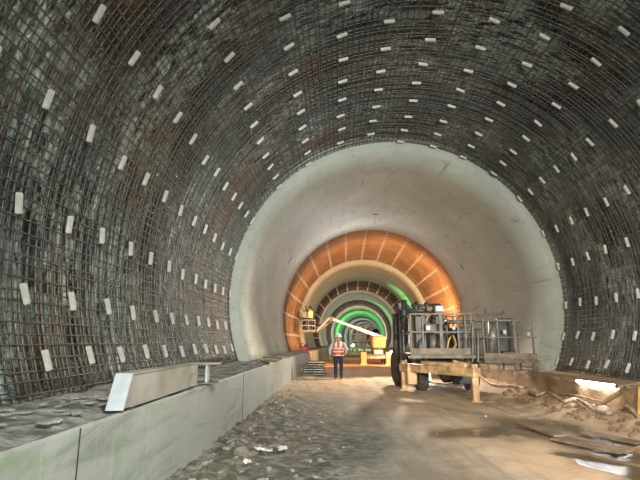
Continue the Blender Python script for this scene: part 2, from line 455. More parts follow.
# ---------------------------------------------------------------- floor
def smooth(a, b, x):
    t = max(0, min(1, (x - a) / (b - a))); return t * t * (3 - 2 * t)
def floor_h(u, y):
    pd = puddle(u, y)
    return floor_raw(u, y) * (1 - pd) - .035 * pd
def puddle(u, y):
    a = (u - 1.55 + .35 * (y - 6.4)) / .42; b_ = (y - 6.4) / .95
    return 1 - smooth(.5, 1.15, math.sqrt(a * a + b_ * b_) + .35 * noise.noise(Vector((u * 3, y * 3, 2))))
def floor_raw(u, y):
    fade = 1 - smooth(20, 40, y)
    h = .02 * noise.fractal(Vector((u * .5, y * .25, 0)), 1, 2, 3)
    h += .012 * noise.fractal(Vector((u * 2.2, y * .8, 5)), 1, 2, 4) * fade
    for c in (-1.35, -.5, .75):
        h -= .03 * math.exp(-((u - c - .12 * math.sin(y * .5)) / .2) ** 2) * fade
    rib = smooth(-2.6, -2.0, u) * (1 - smooth(1.0, 1.8, u)) * (1 - smooth(9, 15, y))
    h += .0045 * math.sin(y * 44 + 5 * noise.noise(Vector((u * 1.5, y * .7, 0)))) * rib * (.3 + abs(noise.noise(Vector((u * 2, y, 8)))))
    l = 1 - smooth(-3.5, -2.1 - .012 * y, u)                     # loose muck by the left kerb
    h += l * fade * (.05 + .07 * noise.fractal(Vector((u * 3.2, y * 3.2, 9)), .9, 2, 4))
    r = smooth(2.45, 3.55, u + .25 * noise.noise(Vector((0, y * .8, 2))))   # mud bank by the right kerb
    h += r * (1 - smooth(22, 34, y)) * (.17 + .09 * noise.fractal(Vector((u * 2.5, y * 2, 4)), .9, 2, 4))
    rr = smooth(1.4, 2.2, u) * (1 - smooth(2.6, 3.0, u)) * fade
    h += rr * .05 * noise.fractal(Vector((u * 2.2, y * 2.0, 14)), .9, 2, 4)
    h -= .06 * smooth(1.2, 2.0, u) * (1 - smooth(2.2, 2.9, u)) * fade
    return h
ys = []; y = -9.4
while y < 3.4: ys.append(y); y += .3
while y < 20: ys.append(y); y += .035 + .0018 * max(0, y - 3) ** 1.2
while y < 60: ys.append(y); y += 1
while y < 295: ys.append(y); y += 8
NU = 170; us = [-3.75 + 7.55 * i / NU for i in range(NU + 1)]
vs = []; fs = []; wet = []; brown = []; muck = []
for y in ys:
    for u in us:
        vs.append((C(y) + u, y, floor_h(u, y)))
        n1 = noise.fractal(Vector((u * .8, y * .45, 21)), .9, 2, 4)
        band = smooth(.9, 1.5, u + .5 * n1 + .14 * (y - 8) * (1 if y > 8 else .3)) * (1 - smooth(2.3, 2.8, u)) * (1 - smooth(9.3, 11, y))
        p = math.exp(-((u - .55) / 1.0) ** 2 - ((y - 8.6 - .3 * u) / .42) ** 2) * 1.2
        st = math.exp(-((u - (1.2 - .45 * (y - 10.5))) / .16) ** 2) * smooth(8.4, 9.0, y) * (1 - smooth(12, 13.5, y)) * .4
        wet.append(max(0, min(1, max(band * (.95 + .9 * n1), p + n1 * .5 * (p > .2), st, 1.5 * puddle(u, y)))))
        mk = (1 - smooth(-2.3, -.9, u + .5 * n1)) * (1 - smooth(9, 17, y)); muck.append(mk)
        brown.append(max(0, min(1, smooth(-2.3, 1.5, u + .10 * (y - 8)) + .25 * n1 + .8 * smooth(9, 17, y))))  # ochre on the right is mud; farther off it paints in warm lamplight
w = NU + 1
for j in range(len(ys) - 1):
    for i in range(NU):
        a = j * w + i; fs.append((a, a + 1, a + w + 1, a + w))
m, nt, b, P = base('tunnel_floor_mud', .8)
wa = nt.nodes.new('ShaderNodeAttribute'); wa.attribute_name = 'wetness'
ba = nt.nodes.new('ShaderNodeAttribute'); ba.attribute_name = 'ochre_and_glow'
n1 = nz(nt, P, 1.3, 8, .65, .5); n2 = nz(nt, scaled(nt, P, (2.4, .25, 1)), 1.4, 6, .6); n3 = nz(nt, P, 11, 6, .7)
grey = mixc(nt, ramp(nt, n1, .35, .65), (.26, .25, .215), (.46, .435, .375))
grey = mixc(nt, ramp(nt, n3, .50, .75), grey, (.17, .16, .12))
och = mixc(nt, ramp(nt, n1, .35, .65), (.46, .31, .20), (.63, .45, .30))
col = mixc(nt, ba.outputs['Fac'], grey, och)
ma = nt.nodes.new('ShaderNodeAttribute'); ma.attribute_name = 'muck'
mk_ = nt.nodes.new('ShaderNodeMath'); mk_.operation = 'MULTIPLY'
nt.links.new(ma.outputs['Fac'], mk_.inputs[0]); nt.links.new(ramp(nt, nz(nt, P, 6, 8, .7, .4), .40, .55), mk_.inputs[1])
col = mixc(nt, mk_.outputs[0], col, (.10, .098, .07))
rm = nt.nodes.new('ShaderNodeMath'); rm.operation = 'MULTIPLY'; rm.inputs[1].default_value = .5
nt.links.new(ramp(nt, n2, .5, .68), rm.inputs[0])
col = mixc(nt, rm.outputs[0], col, (.20, .17, .13))
col = mixc(nt, wa.outputs['Fac'], col, (.105, .075, .045))
nt.links.new(col, b.inputs['Base Color'])
mr = nt.nodes.new('ShaderNodeMapRange'); mr.inputs[3].default_value = .8; mr.inputs[4].default_value = .1
nt.links.new(wa.outputs['Fac'], mr.inputs[0]); nt.links.new(mr.outputs[0], b.inputs['Roughness'])
bump(nt, n3, .7, .03, b)
dry = nt.nodes.new('ShaderNodeMapRange'); dry.inputs[3].default_value = .75; dry.inputs[4].default_value = .12
nt.links.new(wa.outputs['Fac'], dry.inputs[0]); nt.links.new(dry.outputs[0], b.inputs['Normal'].links[0].from_node.inputs['Strength'])
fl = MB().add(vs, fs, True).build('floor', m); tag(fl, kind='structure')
for nme, arr in (('wetness', wet), ('ochre_and_glow', brown), ('muck', muck)):
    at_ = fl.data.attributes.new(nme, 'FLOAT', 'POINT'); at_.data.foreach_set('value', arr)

# ---------------------------------------------------------------- kerb ledges
def kerb(side, off, top, back, name, mface, mtop, rough):
    ys = [-9.4 + .6 * i for i in range(9)] + [-4 + .2 * i for i in range(120)] + [20 + 2 * i for i in range(20)] + [60 + 10 * i for i in range(24)]
    NB = 22; prof = [(off, -.15)] + [(off, -.15 + (top + .13) * k / 6) for k in range(1, 7)] + [(off + side * .02, top)]
    prof += [(off + side * (.02 + (back - .02) * (k / NB)), top) for k in range(1, NB + 1)] + [(off + side * back, -.15)]
    vs = []; fs = []; n = len(prof)
    for y in ys:
        for i, (o_, z) in enumerate(prof):
            x = o_
            nn = noise.fractal(Vector((o_ * 3, y * 2.2, z * 3)), .9, 2, 4)
            if 8 <= i < n - 1:
                t = (i - 7) / NB; z += rough * nn * (1 if y < 9 else .4)
                if y < 4.4 and side < 0: z += (1 - smooth(3.0, 4.4, y)) * .05 * math.sin(t * PI)
            if i in (6, 7): 
                cr = .05 * max(0, nn + .1) * ((1 if y < 4.2 else .25) if side < 0 else .8)
                x += side * cr; z -= cr * .7
            if side < 0 and i < 7:
                for sj in (3.57, 9.55, 15.5, 21.5): x += side * .02 * (abs(y - sj) < .02)
            if side > 0 and 0 < i < 7: x += .03 * nn
            vs.append((C(y) + x, y, z))
    for j in range(len(ys) - 1):
        for i in range(n - 1):
            a = j * n + i; fs.append((a, a + 1, a + n + 1, a + n))
    o = MB().add(vs, fs, False).build(name, mface); o.data.materials.append(mtop)
    for p in o.data.polygons:
        if (p.index % (n - 1)) >= 7 and (p.index % (n - 1)) < n - 2: p.material_index = 1
        p.use_smooth = False
    return tag(o, kind='structure')
kerb(-1, -3.67, LEDGE_L, 2.0, 'trim_1', M['kerb'], M['ledgetop'], .06)
kerb(1, 3.70, LEDGE_R, 2.0, 'trim_2', M['mudkerb'], M['mudkerb'], .03)
# joint cracks on the left kerb face
for sj in (3.57, 9.55):
    o = MB().box((C(sj) - 3.668, sj, .44), (.006, .011, .93)).build('trim_3', M['black']); tag(o, 'dark joint line in the left kerb face', kind='structure')

# ---------------------------------------------------------------- loose things, left side
# girder lying on the left ledge
pn = on_z(117, 411, LEDGE_L + .01); pf = on_z(192, 386, LEDGE_L + .01)
dirv = (pf - pn); L = dirv.length; rz = math.atan2(dirv.y, dirv.x) - PI / 2
gb = empty('box_girder', (pn.x, pn.y, LEDGE_L + .03), rz)
tag(gb, 'long pale box girder lying on the left ledge with slanted bright end', 'girder')
mb = MB(); H = .27; W = .13
sl = .0
pts = [(-W / 2, 0 - .05, 0), (W / 2, 0 - .05, 0), (W / 2, .10, H), (-W / 2, .10, H), (-W / 2, L, 0), (W / 2, L, 0), (W / 2, L, H), (-W / 2, L, H)]
mb.add(pts, [(0, 1, 5, 4), (3, 7, 6, 2), (0, 4, 7, 3), (1, 2, 6, 5), (4, 5, 6, 7), (0, 3, 2, 1)])
for z in (.0, H):        # thin flanges
    mb.box((0, L / 2 + .05, z + (.008 if z else .004)), (W + .03, L - .12, .012))
mb.build('girder_body', M['palebeam'], gb)
e = MB(); e.add([(-W / 2 - .01, -.065, -.01), (W / 2 + .01, -.065, -.01), (W / 2 + .01, .09, H + .012), (-W / 2 - .01, .09, H + .012),
                 (-W / 2 - .01, -.05, -.01), (W / 2 + .01, -.05, -.01), (W / 2 + .01, .105, H + .012), (-W / 2 - .01, .105, H + .012)],
                [(0, 1, 2, 3), (4, 7, 6, 5), (0, 4, 5, 1), (1, 5, 6, 2), (2, 6, 7, 3), (3, 7, 4, 0)])
ep = e.build('end_plate', M['endplate'], gb); ep['label'] = 'pale blue slanted end plate'
# H section stub beyond the girder
q = on_z(197, 386, LEDGE_L)
hb = empty('steel_beam_stub', (q.x + .02, q.y + .28, LEDGE_L + .01), rz + .1); tag(hb, 'short H section steel stub on the left ledge beyond the pale girder', 'steel beam')
MB().box((0, 0, .275), (.46, .30, .022)).build('top_flange', M['palebeam'], hb)
MB().box((.05, 0, .14), (.03, .26, .25)).build('web', M['endplate'], hb)
MB().box((0, 0, .012), (.40, .28, .022)).build('bottom_flange', M['dust_steel'], hb)
# timber offcuts on the ledge near the arch
for i, (a, b_, w_, lab) in enumerate([((259, 360.5), (272, 356.5), .09, 'pale timber offcut on the left ledge, crossing the others'), ((264, 357), (284, 358.5), .10, 'longest pale timber offcut on the left ledge by the first concrete ring'),
                                 ((262, 361), (271, 363), .07, 'short grey timber offcut at the near end of the ledge offcuts')]):
    p1 = on_z(*a, LEDGE_L + .04 + .05 * (i == 1)); p2 = on_z(*b_, LEDGE_L + .04 + .05 * (i == 1))
    mid = (p1 + p2) / 2
    if (p2 - p1).length > 2.2: dd = (p2 - p1).normalized() * 1.0; p1, p2 = mid - dd, mid + dd
    tag(MB().beam(p1, p2, w_, .05).build('timber_offcut', M['timber']), lab, 'timber', 'timber offcuts on the left ledge')
# red machine on ledge
q = on_z(304, 352.5, LEDGE_L)
rg = empty('portable_generator', (q.x, q.y, LEDGE_L + .01)); tag(rg, 'small red portable machine with black parts on the far left ledge', 'machine')
MB().box((0, 0, .19), (.42, .34, .26), ch=.05).build('housing', M['red'], rg)
MB().box((.10, -.02, .36), (.2, .22, .12), ch=.03).build('engine', M['black'], rg)
MB().tube([(-.2, -.16, .3), (-.2, -.16, .46), (.2, -.16, .46), (.2, -.16, .3)], .014).build('carry_handle', M['black'], rg)
for sx in (-.15, .15): MB().box((sx, 0, .03), (.05, .3, .06)).build('foot', M['black'], rg)
q2 = on_z(300, 352.5, LEDGE_L)
# stack of dark channels by the kerb
q = on_z(315, 376, 0)
labs = ['lowest', 'second lowest', 'third from the ground', 'third from the top', 'second from the top', 'topmost']
for i in range(6):
    o = empty('steel_channel_section', (q.x + random.uniform(-.05, .05), q.y + .35, .06 + i * .105), random.uniform(-.1, .1) - .05)
    tag(o, 'dark corrugated steel sheet in the stack beside the left kerb, %s' % labs[i], 'steel sheet', 'dark steel sheets stacked beside the left kerb')
    mb = MB(); n = 24; Wd = 1.08 - .05 * i; D = .8
    v_ = []; f_ = []
    for s_, yy in ((0, -D / 2), (1, D / 2)):
        for k in range(n + 1):
            x = -Wd / 2 + Wd * k / n; z = .014 * math.cos(k * PI / 2.4) + .012 * math.cos(2 * x)
            v_ += [(x, yy, z), (x, yy, z + .04)]
    m_ = 2 * (n + 1)
    for k in range(n):
        a = 2 * k
        f_ += [(a, a + 2, a + m_ + 2, a + m_), (a + 1, a + m_ + 1, a + m_ + 3, a + 3), (a, a + 1, a + 3, a + 2), (a + m_, a + m_ + 2, a + m_ + 3, a + m_ + 1)]
    f_ += [(0, m_, m_ + 1, 1), (2 * n, 2 * n + 1, 2 * n + 1 + m_, 2 * n + m_)]
    mb.add(v_, f_, False).build('sheet', M['dsteel'], o)
    MB().box((0, -D / 2 - .012, .015), (Wd * .9, .02, .03)).build('edge_strip', M['steel'], o)

# stones and muck
def rock_mesh(seed, m, squash=.7):
    bm = bmesh.new(); bmesh.ops.create_icosphere(bm, subdivisions=2, radius=1)
    for v in bm.verts:
        d = 1 + .45 * noise.noise(v.co * 1.3 + Vector((seed * 7, 0, 0))) + .15 * noise.noise(v.co * 3.5 + Vector((seed, 5, 0)))
        v.co = Vector((v.co.x * d, v.co.y * d * .8, v.co.z * d * squash))
    me = bpy.data.meshes.new('stone'); bm.to_mesh(me); bm.free(); me.materials.append(m); return me
rm1 = [rock_mesh(i, M['stone'], .55) for i in range(5)]; rm2 = [rock_mesh(i + 9, M['clod'], .75) for i in range(4)]
def put_rock(mesh, u, y, s, name, label, cat, group, dz=.25):
    o = bpy.data.objects.new(name, mesh); COL.objects.link(o)
    o.location = (C(y) + u, y, floor_h(u, y) + s * dz); o.scale = (s, s, s)
    o.rotation_euler = (random.uniform(-.4, .4), random.uniform(-.4, .4), random.uniform(0, 6.3))
    tag(o, label, cat, group)
for i in range(185):
    y = 3.6 + 12 * random.random() ** 1.5; e = random.random() ** 1.6
    u = -3.55 + e * 1.5
    put_rock(random.choice(rm1), u, y, random.uniform(.014, .045) * (1.3 if random.random() < .15 else 1), 'stone', 'grey stone chip lying in the loose muck along the foot of the left kerb', 'stone', 'stone chips along the left kerb')
for i in range(190):
    y = 6.3 + 8.7 * random.random(); u = 2.75 + random.random() * .75
    put_rock(random.choice(rm2), u, y, random.uniform(.025, .065), 'mud_clod', 'brown mud clod on the bank of spoil against the right kerb', 'mud clod', 'mud clods along the right kerb')
for (px, py, s, lab) in [(298, 428, .035, 'single pale pebble on the open floor left of centre'), (318, 449, .03, 'pale flat pebble among the ribs of the near floor'), (343, 448, .028, 'pale pebble right of the flat one on the near floor'),
                    (395, 422, .03, 'small pale crumpled pebble in the middle of the floor'), (486, 417, .035, 'white pebble on the wet mud below the truck leg')]:
    p = on_z(px, py); put_rock(rm1[1], p.x - C(p.y), p.y, s, 'stone', lab, 'stone', None)
for i in range(70):                       # broken concrete flakes on the near ledge
    y = 2.6 + 4.2 * random.random() ** .9; u = -3.78 - 1.0 * random.random(); sz = random.uniform(.015, .06)
    o = bpy.data.objects.new('concrete_flake', random.choice(rm1)); COL.objects.link(o)
    if abs(u + 3.98) < .22 and y > 4.2: u -= .42
    o.location = (C(y) + u, y, LEDGE_L + .015 + (.03 if y < 4 else 0)); o.scale = (sz * 1.6, sz * 1.2, sz * .6); o.rotation_euler = (0, 0, random.uniform(0, 6))
    tag(o, 'loose concrete flake on the rough top of the left ledge, near end', 'concrete flake', 'loose flakes on the left ledge')
# white plastic film scraps
def film(px, py, sx, sy, seed, label):
    p = on_z(px, py); u0 = p.x - C(p.y); v_ = []; f_ = []; n = 14
    for j in range(n + 1):
        for i in range(n + 1):
            a = (i / n - .5) * 2; c_ = (j / n - .5) * 2
            k_ = 1 - .35 * noise.noise(Vector((math.atan2(c_, a) * 1.5, seed, 0)))
            x = a * sx * k_; y = c_ * sy * k_
            uu = u0 + x
            v_.append((C(p.y + y) + uu, p.y + y, floor_h(uu, p.y + y) + .03 + .03 * abs(noise.noise(Vector((x * 14, y * 14, seed))))))
    for j in range(n):
        for i in range(n):
            r_ = (i + .5 - n / 2) ** 2 + (j + .5 - n / 2) ** 2
            if r_ < (n / 2) ** 2 * (.8 + .5 * noise.noise(Vector((i * .4, j * .4, seed)))):
                a = j * (n + 1) + i; f_.append((a, a + 1, a + n + 2, a + n + 1))
    used = sorted({q_ for f in f_ for q_ in f}); mp = {q_: k_ for k_, q_ in enumerate(used)}
    o = MB().add([v_[q_] for q_ in used], [tuple(mp[q_] for q_ in f) for f in f_], False).build('plastic_scrap', M['bag'])
    md = o.modifiers.new('t', 'SOLIDIFY'); md.thickness = .006
    tag(o, label, 'plastic scrap', 'white plastic scraps in the muck')
film(264, 454, .13, .10, 1, 'elongated white plastic scrap in the muck by the left kerb')
film(283, 451, .07, .14, 4, 'crumpled white plastic scrap just right of the elongated one')
film(247, 466, .05, .05, 7, 'tiny white plastic scrap nearest the camera in the muck')

# ---------------------------------------------------------------- right side: lamp tube, hoses, boards
a = on_face(576.5, 381, 3.66); b_ = on_face(617, 386.5, 3.66)
tl = empty('led_tube_lamp', (a + b_) / 2)
tag(tl, 'bright white lit tube lamp fixed along the top edge of the right kerb', 'lamp')
ax = (b_ - a).normalized()
l1 = Vector((0, 0, 0)) - ax * (b_ - a).length / 2; l2 = -l1
MB().tube([l1 * .97, l2 * .97], .032, 12).build('light_tube', M['tube'], tl)
MB().box((0.045, 0, 0), (.02, .02, .02)).build('bracket', M['steel'], tl)
MB().tube([l1, l1 * .965], .036, 12).build('end_cap', M['dsteel'], tl); MB().tube([l2 * .965, l2], .036, 12).build('end_cap', M['dsteel'], tl)
def spline(pts, n=8):
    pts = [Vector(p) for p in pts]; out = []
    for i in range(len(pts) - 1):
        p0 = pts[max(i - 1, 0)]; p1 = pts[i]; p2 = pts[i + 1]; p3 = pts[min(i + 2, len(pts) - 1)]
        for k in range(n):
            t = k / n
            out.append(.5 * ((2 * p1) + (-p0 + p2) * t + (2 * p0 - 5 * p1 + 4 * p2 - p3) * t * t + (-p0 + 3 * p1 - 3 * p2 + p3) * t ** 3))
    out.append(pts[-1]); return out
hp = [(478, 374), (487, 381), (495, 385), (508, 386), (523, 388.5), (536, 395), (547, 392), (556, 397), (564, 401.5), (572, 399), (579, 400), (588, 406), (597, 411), (608, 413), (620, 408), (629, 407), (640, 418), (655, 430)]
def draped(px, py, off, lift):
    p = on_face(px, py, off); d = ray(px, py)
    for _ in range(400):
        if p.z >= floor_h(p.x - C(p.y), p.y) + lift: break
        p = p - d * .01
    return p
pts = [draped(x, y, 3.6, .06) for x, y in hp]
tag(MB().tube(spline(pts), .04, 8).build('hose', M['hose']), 'thick mud covered hose snaking in waves along the right kerb', 'hose')
hp2 = [(560, 394), (580, 396), (600, 401), (612, 398), (626, 386), (645, 384)]
tag(MB().tube(spline([on_face(x, y, 3.62) for x, y in hp2]), .018, 8).build('cable', M['hose']), 'thin muddy cable looping on the right kerb under the tube lamp', 'cable')
hp3 = [(577, 381), (566, 381), (556, 379), (545, 377), (520, 373)]
tag(MB().tube(spline([on_face(x, y, 3.62) for x, y in hp3]), .010, 6).build('cable', M['hose']), 'thin power cable running from the tube lamp toward the truck', 'cable')
for i, (A, Bp, w_, lab, mm) in enumerate([((558, 438), (626, 452), .34, 'widest mud caked board lying flat in the wet mud near the right kerb', 'mudtimber'), ((584, 432), (640, 443), .22, 'narrow mud caked board behind the widest one', 'mudtimber'),
                                  ((520, 423), (560, 436), .20, 'short mud caked board farthest from the camera in the wet mud', 'mudtimber')]):
    p1 = on_z(*A, .03); p2 = on_z(*Bp, .03)
    tag(MB().beam(p1, p2, w_, .03).build('board', M[mm]), lab, 'board', 'mud caked boards on the right')
p1 = on_face(629, 388, 3.72); p2 = on_face(590, 411, 3.5)
p1.z += .02
tag(MB().beam(p1, p2, .07, .07).build('timber_post', M['timber']), 'slanting timber post leaning against the right kerb beside the tube lamp', 'timber')
p1 = on_face(641, 383, 3.72); p2 = on_face(640, 432, 3.45)
tag(MB().beam(p1, p2, .07, .07).build('timber_post', M['yellow']), 'yellow post leaning on the right kerb at the edge of the photo', 'post')

# ---------------------------------------------------------------- platform truck (right)
def wheel(parent, c, r, w, ang=0):
    """tyre with hub, axle along local x rotated by ang"""
    T = Matrix.Translation(Vector(c)) @ Matrix.Rotation(ang, 4, 'Z') @ Matrix.Rotation(PI / 2, 4, 'Y')
    t = MB().lathe([(r * .5, -w / 2), (r * .92, -w / 2), (r, -w * .36), (r, w * .36), (r * .92, w / 2), (r * .5, w / 2)], 28, T)
    for k in range(24):
        a = 2 * PI * k / 24
        Rm = (Matrix.Rotation(ang, 3, 'Z') @ Matrix.Rotation(a, 3, 'X'))
        t.box(Vector(c) + Rm @ Vector((0, 0, r)), (w * .8, r * .09, r * .07), Rm)
    ty = t.build('tyre', M['rubber'], parent)
    MB().lathe([(r * .12, -w * .55), (r * .5, -w * .42), (r * .5, w * .42), (r * .12, w * .55)], 20, T).build('hub', M['dsteel'], ty)
tr = empty('platform_truck', (3.6, 15, 0)); T0 = Vector(tr.location)
tag(tr, 'muddy orange platform truck with railed work basket standing at the right kerb', 'platform truck')
def loc(px, py, Y): return at(px, py, Y) - T0
PL = at(404, 363, 15.8) - T0; PR = at(474, 370, 13.2) - T0; PL.z = PR.z = .70
dv = (PR - PL).normalized(); nv = Vector((-dv.y, dv.x, 0))
MB().beam(PL - dv * .1, PR + dv * .12, .26, .24).build('outrigger_beam', M['orange'], tr)
MB().beam(PL + dv * .9 + Vector((0, 0, .18)), PR - dv * .25 + Vector((0, 0, .16)), .16, .10).build('upper_beam', M['orange'], tr)
def leg(P, zb, w_, name='outrigger_leg'):
    o = MB().box((P.x, P.y, (P.z + .22 + zb) / 2), (w_, w_, P.z + .22 - zb)).build(name, M['orange'], tr)
    MB().box((P.x, P.y, zb + .02), (w_ * 1.6, w_ * 1.6, .04)).build('foot_plate', M['orange'], o)
    return o
l = leg(PL, 0.0, .2); leg(PR, -.05, .17)
MB().box(PL + dv * .35 + Vector((0, 0, -.18)), (.3, .3, .62)).build('jack_box', M['orange'], tr)
MB().beam(PR - dv * .1 + Vector((0, 0, .17)), PR - dv * .75 + Vector((0, 0, .27)), .06, .07).build('brace', M['orange'], tr)
# chassis behind the beam
MB().box((.45, 2.6, .74), (1.3, 4.6, .36), ch=.04).build('chassis', M['dust_steel'], tr)
MB().box((.62, .55, .50), (.9, .5, .35), ch=.05).build('axle_housing', M['dust_steel'], tr)
for sx in (-.42, 1.15):
    for yy in (.9, 3.9): wheel(tr, (sx + .05, yy, .48), .48, .34)
wheel(tr, at(393.5, 363, 17.6) - T0 + Vector((.2, 0, 0)) - Vector((0, 0, at(393.5, 363, 17.6).z - .66)), .66, .32, .12)
for sx in (.2, 1.05): MB().tube([(sx, -.1, .50), (sx, .9, .55)], .12, 12).build('hydraulic_cylinder', M['dust_steel'], tr)
MB().box((.62, -.2, .42), (.55, .3, .3)).build('valve_block', M['dsteel'], tr)
# body machinery behind the basket
mast = loc(402, 345, 16.6)
MB().box((mast.x, mast.y, 1.75), (.20, .24, 2.1)).build('mast', M['dsteel'], tr)
MB().box((mast.x - .12, mast.y + .3, 1.5), (.22, .3, 1.9)).build('mast', M['rubber'], tr)
MB().box((.55, 2.2, 1.45), (1.1, 2.2, 1.0), ch=.06).build('engine_housing', M['dsteel'], tr)
MB().box((.35, 1.0, 2.05), (.5, .5, .32), ch=.04).build('control_box', M['dust_steel'], tr)
# articulated arms above
yA = 15.4
arm = MB()
for (a1, a2, r_) in [((404, 304), (412, 312), .07), ((404, 311), (442, 310), .08), ((411, 306), (440, 305), .05), ((424, 303), (431, 309), .09), ((404, 300), (404, 330), .09), ((416, 302), (416, 314), .07), ((409, 314), (426, 318), .06)]:
    arm.tube([loc(*a1, yA), loc(*a2, yA)], r_, 8)
arm.build('boom_arm', M['dsteel'], tr)
MB().box(loc(438.5, 309, 15.1), (.26, .3, .20), ch=.03).build('lamp_box', M['white_steel'], tr)
MB().box(loc(429, 309, 15.2), (.2, .22, .16), ch=.03).build('motor', M['dust_steel'], tr)
MB().tube([loc(409, 318, 15), loc(409, 342, 15), loc(411, 350, 15)], .03, 8).build('grab_handle', M['white_steel'], tr)

def basket(parent, org, W_, D_, H_, posts, zmid, thick, deck_h=.16, matp='dust_steel', lean=0.):
    """railed basket; org = front left bottom corner in parent space; posts = fractions along the front"""
    o = org
    bk = MB().box((o.x + W_ / 2, o.y + D_ / 2, o.z + .03), (W_, D_, .06)).build('work_basket', M[matp], parent)
    MB().box((o.x + W_ / 2, o.y - .015, o.z + .06 + deck_h / 2), (W_, .03, deck_h)).build('toe_board', M['mudtimber'], bk)
    MB().box((o.x + W_ / 2, o.y - .05, o.z - .02), (W_ * 1.06, .08, .09)).build('front_sill', M['dust_steel'], bk)
    for yy in (0, D_):
        for f in posts:
            t = thick * (1.9 if f in fat else 1)
            MB().box((o.x + f * W_, o.y + yy, o.z + H_ / 2), (t, .05, H_)).build('post', M[matp], bk)
        MB().box((o.x + W_ / 2, o.y + yy - .03, o.z + H_), (W_ * 1.04, .045, .045)).build('top_rail', M[matp], bk)
        MB().box((o.x + W_ / 2, o.y + yy - .03, o.z + zmid), (W_ * 1.02, .04, .04)).build('middle_rail', M[matp], bk)
    for xx in (0, W_):
        MB().box((o.x + xx, o.y + D_ / 2, o.z + H_), (.045, D_, .045)).build('top_rail', M[matp], bk)
        MB().box((o.x + xx, o.y + D_ / 2, o.z + zmid), (.04, D_, .04)).build('middle_rail', M[matp], bk)
    return bk
fat = {.5}
a = at(411.5, 356, 14.2) - T0; r_ = at(473, 356, 14.2) - T0; tp = at(440, 314, 14.2) - T0; md_ = at(440, 332, 14.2) - T0
bk = basket(tr, a, r_.x - a.x, 1.25, tp.z - a.z, [0, .2, .5, .78, .9, 1], md_.z - a.z, .05)
# things mounted inside the basket
def ins(px, py, Y, size, name, m, parent, o0): MB().box(at(px, py, Y) - o0, size, ch=.02).build(name, M[m], parent)
ins(433, 328, 14.6, (.5, .2, .24), 'control_panel', 'dust_steel', bk, T0)
ins(428, 328, 14.45, (.14, .08, .15), 'lamp', 'white_steel', bk, T0)
ins(454, 328, 14.45, (.12, .08, .12), 'lamp', 'white_steel', bk, T0)
MB().tube([at(433, 352, 14.7) - T0, at(434, 334, 14.7) - T0], .13, 12).build('cylinder', M['dust_steel'], bk)
MB().tube(spline([at(x, y, 14.7) - T0 for x, y in ((417, 352), (420, 342), (424, 338), (429, 318))]), .03, 6).build('hose', M['dsteel'], bk)
MB().tube(spline([at(x, y, 14.8) - T0 for x, y in ((447, 352), (449, 340), (453, 336), (456, 345), (451, 350))]), .025, 6).build('hose', M['yellow'], bk)
ins(460, 322, 15.0, (.9, .3, .1), 'cross_member', 'dsteel', bk, T0)
ins(437, 320, 14.9, (.35, .3, .3), 'motor', 'dsteel', bk, T0)
ins(420, 332, 15.0, (.35, .2, 1.0), 'back_panel', 'dsteel', bk, T0)
ins(463, 340, 15.1, (.35, .2, .8), 'back_panel', 'dsteel', bk, T0)

# second platform, standing on the right kerb
Y2 = 14.4
a = at(485, 361, Y2); r_ = at(537.5, 361, Y2); tp = at(510, 320.5, Y2); md_ = at(510, 337.5, Y2)
wp = empty('work_platform', (a.x, a.y, LEDGE_R)); O2 = Vector(wp.location)
tag(wp, 'grey railed work platform standing on the right kerb beside the orange truck', 'work platform')
fat = {.6}
b2 = basket(wp, a - O2, r_.x - a.x, 1.1, tp.z - a.z, [0, .28, .6, .95], md_.z - a.z, .045)
b2.name = 'deck'
for px in (489, 500, 516, 534):
    p = at(px, 362, Y2) - O2
    MB().box((p.x, p.y + .05, p.z / 2 + .0), (.05, .05, p.z)).build('leg', M['dust_steel'], wp)
    MB().box((p.x, p.y + 1.0, p.z / 2 + .0), (.05, .05, p.z)).build('leg', M['dust_steel'], wp)
MB().box(((r_.x - a.x) / 2, -.02, .06), (r_.x - a.x, .05, .05)).build('base_rail', M['dust_steel'], wp)
p = at(472, 345, 14.0) - O2
for px, y0_, y1_ in ((472.5, 323, 362), (478, 337, 362)):
    p0 = at(px, y1_, 14.1) - O2; p1 = at(px, y0_, 14.1) - O2
    MB().beam(p0, p1, .045, .045, (0, 1, 0)).build('side_post', M['dust_steel'], wp)
MB().beam(at(470, 337, 14.1) - O2, at(487, 337, 14.3) - O2, .04, .04).build('side_rail', M['dust_steel'], wp)
MB().tube([at(493, 353, 14.9) - O2, at(493, 322, 14.9) - O2], .14, 14).build('grey_drum', M['steel'], wp)
MB().box(at(505, 335, 15) - O2, (.5, .25, 1.0), ch=.03).build('machine_block', M['dsteel'], wp)
MB().box(at(478, 342, 15.2) - T0, (.4, .3, .8), ch=.03).build('tank', M['dsteel'], tr)
MB().box(at(504.5, 332, 14.6) - O2, (.09, .06, .12)).build('lamp', M['white_steel'], wp)
MB().box(at(529, 334, 14.6) - O2, (.1, .06, .12)).build('lamp', M['white_steel'], wp)
MB().tube([at(476, 315, 15) - O2, at(505, 314, 15) - O2], .035, 8).build('arm', M['dust_steel'], wp)
MB().tube([at(485, 309, 15) - O2, at(486, 322, 15) - O2], .04, 8).build('arm', M['dust_steel'], wp)
MB().tube([at(503, 311, 15) - O2, at(504, 322, 15) - O2], .035, 8).build('arm', M['dust_steel'], wp)

# work lamp on the ground under the truck
q = on_z(427, 383, 0); q.y += .6
wl = empty('work_lamp', (q.x, 18.6, 0)); tag(wl, 'small cool white lit work lamp on the ground under the orange truck', 'lamp')
MB().box((0, 0, .22), (.34, .10, .26)).build('lamp_housing', M['dsteel'], wl)
MB().box((0, -.06, .22), (.30, .02, .22)).build('lens', M['lamp_cool'], wl)
for s in (-1, 1): MB().tube([(s * .12, -.12, .01), (s * .12, 0, .15), (s * .12, .12, .01)], .012, 6).build('stand', M['dsteel'], wl)

